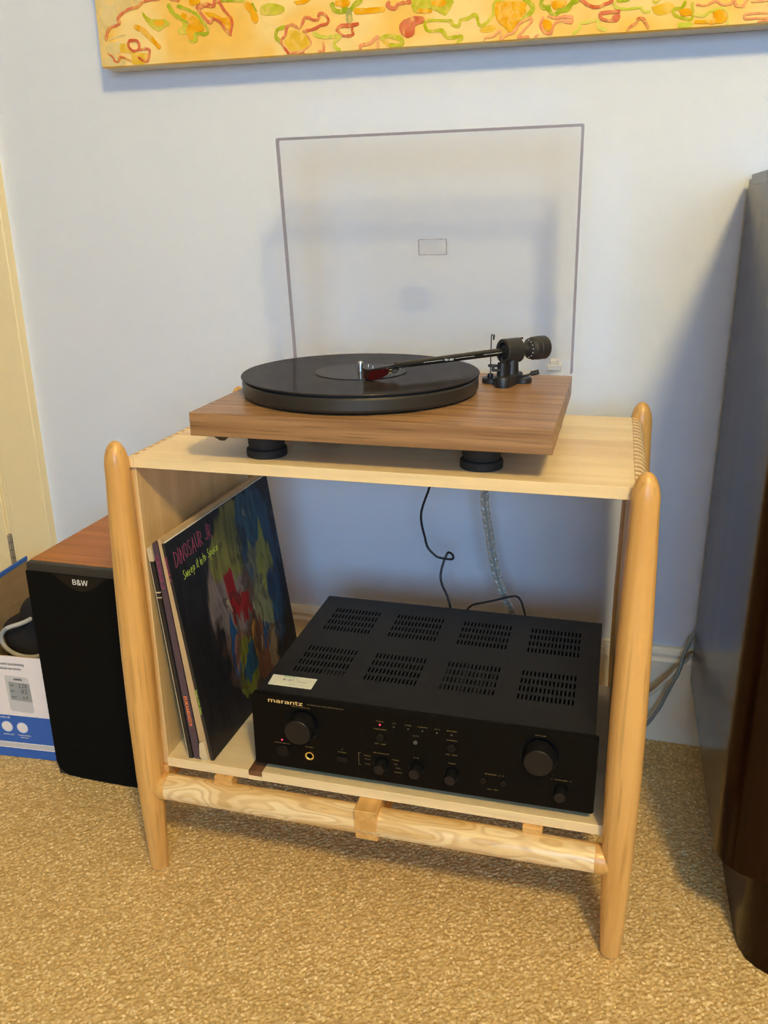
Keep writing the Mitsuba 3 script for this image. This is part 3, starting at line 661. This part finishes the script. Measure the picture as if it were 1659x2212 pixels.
# white print on the side of the tube that faces the room
nrm = lat if (lat @ np.array([0, -1, 0])) > 0 else -lat
vz = np.array([0, 0, 1.0]); xd_ = -da if np.cross(-da, vz) @ nrm > 0 else da


def tube_print(key, mesh_or_text, s, **k):
    o = arm(s, 0, zs(s)) + nrm * .0046 * .93 + vz * .0000
    return o


ty_ = vz * math.cos(.0) + nrm * 0
o = arm(.1045, 0, zs(.1045)) + nrm * .00475 - vz * .0016
text('turntable__tonearm__lettering', 'Pro-Ject', .0030, o, xd_, ty_, 'white_print', .013, True, X=T)
for a, b in ((.135, .107), (.089, .060), (.046, .018)):
    add('turntable__tonearm__print_line', tube([arm(s, 0, zs(s)) + nrm * (.0047 + .0006 * (1 - s / .17)) for s in np.linspace(a, b, 5)], .00028, 6, 0), 'white_print', 30, T)
add('turntable__tonearm__bias_rod', tube([(.3125, .2475, .036), (.3125, .2475, .075), (.3127, .2475, .0885), (.3140, .2475, .0902), (.3152, .2475, .0885), (.3152, .2475, .0850), (.3160, .2475, .0845), (.3165, .2475, .0910)], .00065, 8, 6), 'black_satin', 30, T)
add('turntable__tonearm__bias_rod_foot', lathe([(0, .0345), (.0036, .0345), (.0040, .037), (.0030, .040), (0, .040)], (.3125, .2475, 0), n=16), 'black_plastic', 30, T)
# dust cover (own frame L: x along the hinge, y up the open cover, z towards the wall)
u_ = np.array([math.cos(.0092), math.sin(.0092), .0070]); u_ /= np.linalg.norm(u_)
v_ = np.array([0, -.0800, 1.0]); v_ -= u_ * (v_ @ u_); v_ /= np.linalg.norm(v_)
LM = np.eye(4); LM[:3, 0], LM[:3, 1], LM[:3, 2], LM[:3, 3] = u_, v_, -np.cross(u_, v_) * -1, (-.5055, -.1775, .6567)
if LM[1, 2] < 0:
    LM[:3, 2] *= -1
LW, LH, LD, LT = .415, .320, .072, .0034


def in_lid(m):
    m = m.copy(); m.vertices = m.vertices @ LM[:3, :3].T + LM[:3, 3]; trimesh.repair.fix_normals(m); return m


outer_ = rb(0, LW, 0, LH, .0, LD, .003, 6); inner_ = rb(LT, LW - LT, LT, LH - LT, -.02, LD - LT, .002, 6)
to_m = lambda m: m3.Manifold(m3.Mesh(np.asarray(m.vertices, np.float32), np.asarray(m.faces, np.uint32)))
sh = (to_m(outer_) - to_m(inner_) - to_m(bx(-.01, LW + .01, -.01, LH + .01, -.05, .0042))).to_mesh()
add('turntable__dust_cover', in_lid(tri(sh.vert_properties[:, :3], sh.tri_verts)), 'acrylic', False)
ring = Polygon([(0, 0), (LW, 0), (LW, LH), (0, LH)]).buffer(-.003).buffer(.003).difference(sbox(LT, -.01, LW - LT, LH - LT).buffer(-.002).buffer(.002))
add('turntable__dust_cover__rim', in_lid(trimesh.creation.extrude_polygon(ring, .0042, engine='earcut')), 'acrylic_edge', 30)
tag('turntable__dust_cover__rim', 'smoky cut edge of the clear cover')
badge = dict(x0=.1830, x1=.2247, y0=.155, y1=.1772)
b_ = badge
add('turntable__dust_cover__badge', in_lid(bx(b_['x0'], b_['x1'], b_['y0'], b_['y1'], LD - LT - .0045, LD - LT - .0004)), 'acrylic', False)
fr_ = sbox(b_['x0'], b_['y0'], b_['x1'], b_['y1']).difference(sbox(b_['x0'] + .0006, b_['y0'] + .0006, b_['x1'] - .0006, b_['y1'] - .0006))
add('turntable__dust_cover__badge_edge', in_lid(trimesh.creation.extrude_polygon(fr_, .0040, engine='earcut').apply_translation((0, 0, LD - LT - .0046))), 'acrylic_edge', False)
for x in (.045, .378):
    add('turntable__dust_cover__hinge', in_lid(cat(rb(x, x + .020, .001, .010, .010, .030, .002), bx(x + .004, x + .016, .008, .016, .012, .026, .001))), 'acrylic_hinge', 30)
tag('turntable', 'walnut veneer turntable with its clear dust cover raised on the stand top', 'turntable')

# record on the platter
RZ = .0504
rec = lathe([(.0037, RZ), (.150, RZ), (.1505, RZ + .0010), (.150, RZ + .0019), (.146, RZ + .0016), (.0600, RZ + .0014), (.0565, RZ + .0014), (.0037, RZ + .0018), (.0037, RZ)], (PX, PY, 0), n=128)
add('vinyl_record__disc', rec, 'vinyl', 20, T)
add('vinyl_record__centre', lathe([(.0037, RZ + .0016), (.0580, RZ + .0016), (.0580, RZ + .0022), (.0037, RZ + .0022), (.0037, RZ + .0016)], (PX, PY, 0), n=96), 'dead_wax', 20, T)
tag('vinyl_record', 'black vinyl record lying on the turntable platter', 'record')

# ------------------------------------------------------------------ amplifier (own frame A: x to the right, y to the wall)
A = pose(.0128, (-.4567, -.5057, .1829))
AW, AD, AH = .4405, .3101, .1054
slots = []
for y_top in (.1425, .1222, .1019, .0817, .2695, .2493, .2290, .2088):
    for x0 in (.0318, .1318, .2350, .3362):
        for k in range(14):
            x = x0 + k * .0053
            slots.append(sbox(x, y_top - .0135, x + .0023, y_top))
cover2d = sbox(.004, .009, AW - .004, AD).difference(unary_union(slots))
add('amplifier__cover', cat(extr(cover2d, .0012).apply_translation((0, 0, AH - .0012)), bx(.004, .0052, .009, AD, .002, AH - .0012), bx(AW - .0052, AW - .004, .009, AD, .002, AH - .0012)), 'amp_metal', False, A)
tag('amplifier__cover', 'black metal cover with rows of vent slots')
add('amplifier__chassis', cat(bx(.006, AW - .006, .010, AD - .002, .001, .004), bx(.006, AW - .006, AD - .004, AD - .001, .004, AH - .003)), 'amp_inside', False, A)
for k in range(14):
    add('amplifier__heatsink_fin', bx(.20 + k * .007, .2025 + k * .007, .08, .22, .0042, .085), 'heatsink', False, A)
add('amplifier__transformer', rb(.05, .10, .07, .15, .0042, .07, .004), 'heatsink', 30, A)
face2d = sbox(0, 0, AW, AH).buffer(-.004).buffer(.004)
recess = [(.0682, .0667, .0245), (.3727, .0727, .0245), (.1742, .0257, .0115), (.2202, .0268, .0108), (.2657, .0259, .0108), (.4000, .0255, .0105)]
holes = unary_union([Point(x, z).buffer(r, 24) for x, z, r in recess] + [Point(.0772, .0225).buffer(.0040, 16)])
fx = lambda m: put(m, (0, 0, 0), (1, 0, 0), (0, 0, 1))          # x-z drawing, extruded towards -y
add('amplifier__front_panel', cat(fx(extr(face2d.difference(holes), .0095)).apply_translation((0, .0095, 0)), fx(extr(face2d.buffer(-.0012), .001)).apply_translation((0, .0105, 0))), 'amp_face', 20, A)
for i, (x, z, r) in enumerate(recess):
    big = i < 2
    add('amplifier__front_panel__knob_recess', lathe([(r - .0002, .0002), (r - .0016, .0012), (r - .0050, .0085), (0, .0088)], (x, 0, z), (0, 1, 0), 40), 'amp_inside', 30, A)
    rk, pk = (.0178, .018) if big else (.0072, .013)
    add('amplifier__front_panel__knob', lathe([(0, -.0085), (rk * 1.04, -.0085), (rk * 1.04, -.002), (rk, 0), (rk * .985, pk - .0012), (rk * .93, pk), (0, pk)], (x, 0, z), (0, -1, 0), 48), 'amp_knob', 30, A)
tag('amplifier__front_panel__knob', 'large round input selector knob'); tag('amplifier__front_panel__knob_001', 'large round volume knob')
for x, z, r in ((.0399, .0241, .0088), (.1734, .0658, .0058), (.2653, .0654, .0058), (.3054, .0246, .0044), (.3306, .0246, .0044)):
    add('amplifier__front_panel__button', lathe([(0, 0), (r, 0), (r, .0015), (r - .0006, .0022), (0, .0020)], (x, 0, z), (0, -1, 0), 32), 'amp_button', 30, A)
add('amplifier__front_panel__button', rb(.1150, .1294, -.0026, .003, .0210, .0290, .0012), 'amp_button', 30, A)
add('amplifier__front_panel__button', lathe([(0, 0), (.0028, 0), (.0028, .0012), (0, .0016)], (.2194, 0, .0661), (0, -1, 0), 24), 'dim_lamp', 30, A)
add('amplifier__front_panel__headphone_jack', lathe([(.0038, -.004), (.0062, -.004), (.0066, .0), (.0062, .0012), (.0046, .0014), (.0038, .0004), (.0038, -.004)], (.0772, 0, .0225), (0, -1, 0), 40), 'gold', 30, A)
for x, z in ((.0395, .0409), (.1734, .0844)):
    add('amplifier__front_panel__indicator', lathe([(0, -.0005), (.00135, -.0005), (.00135, .0004), (.0008, .0009), (0, .0011)], (x, 0, z), (0, -1, 0), 16), 'led_red', True, A, emitter={'type': 'area', 'radiance': rgb((3.2, .08, .22))})
tag('amplifier__front_panel__indicator', 'lit red indicator lamp'); tag('amplifier__front_panel__indicator_001', 'lit red indicator lamp')
for x in (.1914, .2099, .2283, .2466, .2650):
    add('amplifier__front_panel__indicator', lathe([(0, -.0005), (.0012, -.0005), (.0012, .0004), (0, .0008)], (x, 0, .0838), (0, -1, 0), 12), 'dim_lamp', True, A)
add('amplifier__front_panel__indicator', lathe([(0, -.0005), (.0010, -.0005), (.0010, .0004), (0, .0008)], (.1222, 0, .0395), (0, -1, 0), 12), 'dim_lamp', True, A)


def amp_text(s, x, z, h, w=None, m='grey_print', bold=False, centre=True):
    msh = meshkit.text_mesh(s, h, .00012, bold)
    ww = msh.bounds[1][0] - msh.bounds[0][0]
    if w:
        msh.apply_scale([w / ww, 1, 1]); ww = w
    add('amplifier__front_panel__lettering', put(msh, (x - (ww / 2 if centre else 0), -.00002, z), (1, 0, 0), (0, 0, 1)), m, False, A)


amp_text('marantz', .0222, .0962, .0056, .0478, 'gold_print', True, False)
amp_text('INTEGRATED AMPLIFIER PM4400', .0766, .0985, .0017, .049, 'grey_print', False, False)
for s, x, z, w in (('INPUT SELECTOR', .0676, .0932, .0255), ('POWER ON/OFF', .0395, .0352, .0215), ('PHONES', .0771, .0350, .0105), ('STANDBY', .1222, .0345, .0115), ('PHONO', .1734, .0885, .0100), ('CD', .1914, .0885, .0042),
                   ('TUNER', .2099, .0885, .0085), ('AUX/DVD', .2283, .0885, .0125), ('CD-R', .2466, .0885, .0068), ('MD/TAPE', .2650, .0885, .0125), ('TONE DEFEAT', .1734, .0770, .0175), ('ON   OFF', .1734, .0555, .0145),
                   ('MUTE', .2194, .0745, .0075), ('LOUDNESS', .2653, .0755, .0140), ('ON   OFF', .2653, .0545, .0145), ('REC SELECTOR', .1742, .0415, .0200), ('BASS', .2202, .0425, .0070), ('TREBLE', .2657, .0420, .0095),
                   ('SPEAKERS   A   B', .3190, .0345, .0230), ('ON   OFF', .3180, .0125, .0140), ('VOLUME', .3727, .0995, .0130), ('L   BALANCE   R', .4000, .0410, .0240), ('PHONO', .1560, .0350, .0090), ('CD-R', .1560, .0300, .0075), ('TAPE', .1560, .0225, .0075),
                   ('TUNER', .1935, .0345, .0090), ('CD', .1935, .0285, .0040), ('AUX', .1965, .0230, .0060), ('SOURCE', .1965, .0165, .0100)):
    amp_text(s, x, z, .0015, w, 'dim_gold_print' if len(s) > 4 else 'grey_print')
br = LineString([(.1475, .039), (.1445, .039), (.1445, .0205), (.1475, .0205)]).buffer(.00025)
add('amplifier__front_panel__print_line', fx(extr(br, .0001)), 'grey_print', False, A)
for x, y in ((.04, .04), (.40, .04), (.04, .27), (.40, .27)):
    add('amplifier__foot', lathe([(0, -.0118), (.017, -.0118), (.019, -.010), (.019, .001), (0, .001)], (x, y, 0)), 'black_rubber', 30, A)
stq = Polygon([(.0104, .0522), (.0729, .0531), (.0731, .0264), (.0124, .0263)]).buffer(-.001).buffer(.001)
k = add('amplifier__sticker', extr(stq, .0002).apply_translation((0, 0, AH)), 'label_paper', False, A); tag(k, 'cream paper test sticker')
zt_ = AH + .0002
add('amplifier__sticker__print', cat(bx(.0270, .0420, .0487, .0526, zt_, zt_ + .00005)), 'label_green', False, A)
text('amplifier__sticker__print', 'PASSED', .0027, (.0282, .0493, zt_ + .00006), (1, 0, 0), (0, 1, 0), 'label_paper', .0125, True, .00005, X=A)
text('amplifier__sticker__print', '8-57', .0036, (.0280, .0405, zt_), (1, 0, 0), (0, 1, 0), 'label_ink', .0150, True, .00006, X=A)
text('amplifier__sticker__print', 'E112266', .0028, (.0485, .0395, zt_), (1, 0, 0), (0, 1, 0), 'label_ink', .0165, False, .00006, X=A)
add('amplifier__sticker__print', cat(*[bx(.0275, .0690, y, y + .0003, zt_, zt_ + .00005) for y in (.0370, .0320, .0455)], bx(.0460, .0463, .0320, .0480, zt_, zt_ + .00005)), 'label_green', False, A)
tag('amplifier', 'black hi-fi amplifier with vented top on the lower shelf of the stand', 'amplifier')

# ------------------------------------------------------------------ bookshelf speaker on the carpet
bsx0, bsx1, bsy, bsz = -.8890, -.7000, -.372, .3762
add('bookshelf_speaker__cabinet', bx(bsx0, bsx1, bsy + .012, -.128, FLOOR, bsz, .0015), 'speaker_veneer', 20)
add('bookshelf_speaker__front_frame', rb(bsx0, bsx1, bsy, bsy + .014, FLOOR, bsz - .0003, .0035), 'grille_frame', 30)
gr2 = Polygon([(bsx0 + .001, .015), (bsx0 + .006, .003), (bsx0 + .02, FLOOR + .003), (bsx0 + .06, FLOOR + .001), (bsx1 - .06, FLOOR + .001), (bsx1 - .02, FLOOR + .003), (bsx1 - .006, .003), (bsx1 - .001, .015), (bsx1 - .001, bsz - .0135), (bsx0 + .001, bsz - .0135)])
cut = Polygon([(x, bsz - .0135 - .026 * max(0, math.cos((x - (bsx0 + bsx1) / 2) / .05 * math.pi / 2)) ** 1.3) for x in np.linspace((bsx0 + bsx1) / 2 - .05, (bsx0 + bsx1) / 2 + .05, 24)] + [((bsx0 + bsx1) / 2 + .05, bsz), ((bsx0 + bsx1) / 2 - .05, bsz)])
add('bookshelf_speaker__grille', fx(extr(gr2.difference(cut), .0045)).apply_translation((0, bsy + .002, 0)), 'grille_cloth', 20)
add('bookshelf_speaker__badge_plate', fx(extr(cut.intersection(sbox(bsx0, 0, bsx1, bsz - .0135)), .0038)).apply_translation((0, bsy + .002, 0)), 'badge_black', 20)
text('bookshelf_speaker__lettering', 'B&W', .0088, (-.8075, bsy - .0019, .3478), (1, 0, 0), (0, 0, 1), 'silver_print', .0270, True)
tag('bookshelf_speaker', 'small cherry veneer loudspeaker with black grille on the carpet beside the stand', 'speaker')

# ------------------------------------------------------------------ carton with a blood pressure monitor print
e_ = np.array([.9962, .0869, 0]); BO = np.array([-.9164, -.3425, FLOOR])
C = np.eye(4); C[:3, 0] = e_; C[:3, 1] = (-e_[1], e_[0], 0); C[:3, 3] = BO
BH, BX0, BX1, BY = .1985, -.172, .022, .250
wt = .0022
add('carton__side', cat(bx(BX0, BX1, 0, wt, 0, BH), bx(BX0, BX1, BY - wt, BY, 0, BH), bx(BX0, BX0 + wt, wt, BY - wt, 0, BH), bx(BX1 - wt, BX1, wt, BY - wt, 0, BH), bx(BX0, BX1, 0, BY, 0, .002)), 'cardboard', False, C)
add('carton__flap', bx(BX0 - .001, BX0 + .0015, .0, BY, BH - .002, BH + .0700), 'cardboard', False, C)
add('carton__flap_edge', cat(bx(BX0 - .0016, BX0 + .0024, -.002, BY + .002, BH + .0630, BH + .0715, .0006), bx(BX0 - .0022, BX0 - .0011, .0, BY, BH - .002, BH + .0635)), 'carton_blue', False, C)
tag('carton__flap_edge', 'blue printed edge of the raised flap')


def on_box(poly, m, h=.0003, key='carton__print'):
    g = poly.intersection(sbox(BX0, 0, BX1, BH))
    return add(key, fx(extr(g, h)), m, False, C)


on_box(sbox(BX0, 0, BX1, BH), 'carton_white', .0004, 'carton__front')
on_box(sbox(BX0, 0, BX1, .0175), 'carton_blue', .0006)
on_box(sbox(BX0 + .005, .0195, BX1, .0285), 'carton_grey', .0006)
on_box(sbox(-.128, .0300, BX1, .0835).buffer(-.004).buffer(.004), 'carton_blue', .0006)
for u, zz in ((-.0825, .0605), (-.0535, .0605)):
    on_box(Point(u, zz).buffer(.0108), 'carton_pale_ink', .0007)
    on_box(Point(u, zz).buffer(.0094), 'carton_white', .0009)
mon = Polygon([(-.0715, .162), (-.0270, .160), (-.0255, .091), (-.0700, .093)]).buffer(-.006).buffer(.006)
on_box(mon, 'carton_grey', .0006)
on_box(Polygon([(-.0655, .150), (-.0265, .148), (-.0257, .113), (-.0655, .115)]), 'carton_screen', .0008)
ct = lambda s, u, z, h, w, m='carton_ink', bold=False: text('carton__lettering', s, h, (u, -.0009, z), (1, 0, 0), (0, 0, 1), m, w, bold, .0003, X=C)
ct('OMRON', -.0545, .1535, .0034, .0150, 'carton_ink', True)
ct('128', -.0475, .1400, .0075, .0155); ct('82', -.0440, .1290, .0075, .0110); ct('66', -.0430, .1185, .0062, .0100)
ct('SYS', -.0630, .1420, .0026, .0065); ct('DIA', -.0630, .1310, .0026, .0065); ct('PULSE', -.0630, .1200, .0022, .0085)
ct('ensures correct positioning', -.1030, .1820, .0044, .0720); ct('and touch accuracy', -.0870, .1735, .0044, .0500)
ct('intelli wrap cuff', -.104, .0775, .0034, .0300, 'carton_white')
ct('comfort cuff', -.0920, .0440, .0026, .0200, 'carton_white'); ct('irregular heartbeat', -.0640, .0445, .0024, .0240, 'carton_white'); ct('detection', -.0600, .0400, .0024, .0150, 'carton_white')
tag('carton', 'open white and blue carton with a printed monitor beside the small speaker', 'box')
cc = C[:3, :3] @ np.array([-.068, .140, .150]) + C[:3, 3]
cv = trimesh.creation.icosphere(subdivisions=4, radius=1.0); vv_ = cv.vertices
dsp = 1 + .10 * np.sin(vv_[:, 2] * 9 + 2 * vv_[:, 0]) * (vv_[:, 1] < .6) + .08 * (meshkit.fbm(vv_ * 3, 3, 4) - .5)
cv.vertices = vv_ * dsp[:, None] * [.084, .062, .086] + cc
add('blood_pressure_cuff__cuff', cv, 'cloth_black', True)
add('blood_pressure_cuff__tube', tube([(-.9950, -.228, .208), (-1.0040, -.262, .206), (-1.021, -.28, .203), (-1.0315, -.28, .1968), (-1.0394, -.28, .188), (-1.0427, -.28, .1757), (-1.0362, -.28, .1607), (-1.0191, -.28, .151), (-.9968, -.28, .148), (-.9723, -.28, .1523), (-.945, -.275, .165)], .0040, 14), 'pale_rubber')
tag('blood_pressure_cuff', 'rolled black cuff with a pale rubber tube lying in the open carton', 'cuff')

# ------------------------------------------------------------------ tall glossy cabinet
foot = [(.126, -.030), (.1285, -.30), (.1311, -.448), (.1350, -.466), (.1430, -.480), (.157, -.492), (.180, -.500), (.72, -.500), (.72, -.030)]


def up_prism(poly, z0, z1, inset_top=0.0):
    m = trimesh.creation.extrude_polygon(Polygon(poly), z1 - z0, engine='earcut'); m.apply_translation((0, 0, z0)); return m


add('tall_cabinet__body', up_prism(foot, .1262, .905), 'mahogany', 25)
add('tall_cabinet__top', cat(up_prism([(x * .9985 + (.0004), y) for x, y in foot], .9052, .9135), up_prism([(x + (.003 if x < .4 else -.003), y + .0025) for x, y in foot], .9135, .920)), 'mahogany', 25)
base = [(.160, -.05), (.1675, -.300), (.1705, -.440), (.1735, -.464), (.1805, -.480), (.1920, -.491), (.2060, -.4990), (.235, -.508), (.70, -.510), (.70, -.05)]
add('tall_cabinet__base', up_prism(base, FLOOR, .1262), 'mahogany', 25)
tag('tall_cabinet', 'tall dark mahogany cabinet with a glossy side standing against the wall', 'cabinet')

# ------------------------------------------------------------------ cables
add('power_cable', tube([(-.285, -.150, .600), (-.296, -.130, .50), (-.3079, -.118, .4600), (-.3225, -.114, .4120), (-.3160, -.112, .370), (-.3108, -.112, .3535), (-.3000, -.112, .3425), (-.2925, -.112, .3385), (-.2750, -.113, .3375), (-.2685, -.113, .3395), (-.2700, -.110, .3445), (-.2765, -.107, .3470), (-.2800, -.107, .3440),
                         (-.2850, -.112, .3300), (-.2880, -.118, .3110), (-.2845, -.124, .2960), (-.2740, -.132, .2800), (-.2660, -.140, .2600), (-.262, -.150, .240), (-.258, -.170, .215)], .00185, 10, 6), 'cable_black')
tag('power_cable', 'thin black cable with a small knot hanging behind the amplifier', 'cable')
sp = [(-.214, -.15, .600), (-.2197, -.110, .4590), (-.2170, -.108, .4200), (-.2110, -.106, .3850), (-.2062, -.106, .3540), (-.1925, -.108, .3030), (-.1690, -.112, .2530), (-.150, -.125, .225)]
spp = spline(sp, 24)
for sgn in (-1, 1):
    off = np.array([.0034 * sgn, 0, .0012 * sgn])
    add('audio_cable__strand', tube(spp + off, .0031, 12, 0), 'cable_clear')
    for ph in (0, math.pi):
        L_ = np.r_[0, np.cumsum(np.linalg.norm(np.diff(spp, axis=0), axis=1))]
        fine = np.linspace(0, L_[-1], 700); ctr = np.stack([np.interp(fine, L_, spp[:, i]) for i in range(3)], 1) + off
        th = fine / .0150 * 2 * math.pi * sgn + ph
        wv = ctr + .0033 * np.stack([np.cos(th), -np.sin(th), 0 * th], 1)
        add('audio_cable__wire', tube(wv, .00050, 5, 0), 'silver_wire')
tag('audio_cable', 'braided silver and clear twin cable hanging down behind the amplifier', 'cable')
add('antenna_cable', tube([(-.252, -.158, .235), (-.2405, -.145, .2600), (-.2320, -.135, .2690), (-.2130, -.130, .2740), (-.1930, -.128, .2800), (-.1760, -.128, .2865), (-.1620, -.128, .2900), (-.1540, -.130, .2850), (-.1485, -.135, .2740), (-.1430, -.142, .258), (-.136, -.155, .235)], .0017, 10), 'cable_black')
tag('antenna_cable', 'short black cable arching over the rear edge of the amplifier', 'cable')
cream = [(-.140, -.100, .062), (-.03, -.065, .072), (.0487, -.052, .0885), (.0876, -.050, .1290), (.1030, -.042, .1485), (.1165, -.029, .1585), (.1245, -.0165, .1625), (.150, -.0125, .164)]
add('speaker_cable__strand', tube([np.add(p, (0, 0, .0)) for p in cream], .0028, 12), 'cable_cream')
add('speaker_cable__strand', tube([np.add(p, (-.001, .002, .0046)) for p in cream], .0021, 12), 'cable_brown')
tag('speaker_cable', 'cream and brown twin cable running along the skirting board to the cabinet', 'cable')
grey = [(-.100, -.090, .002), (-.02, -.070, .006), (.0501, -.056, .0300), (.0767, -.052, .0682), (.0896, -.054, .1068), (.0980, -.056, .1324), (.1047, -.054, .1511), (.1100, -.042, .1737), (.1175, -.029, .1880), (.1235, -.0165, .199), (.145, -.012, .212)]
add('network_cable', tube(grey, .0032, 12), 'cable_grey')
tag('network_cable', 'grey green cable looping up the skirting board behind the stand leg', 'cable')
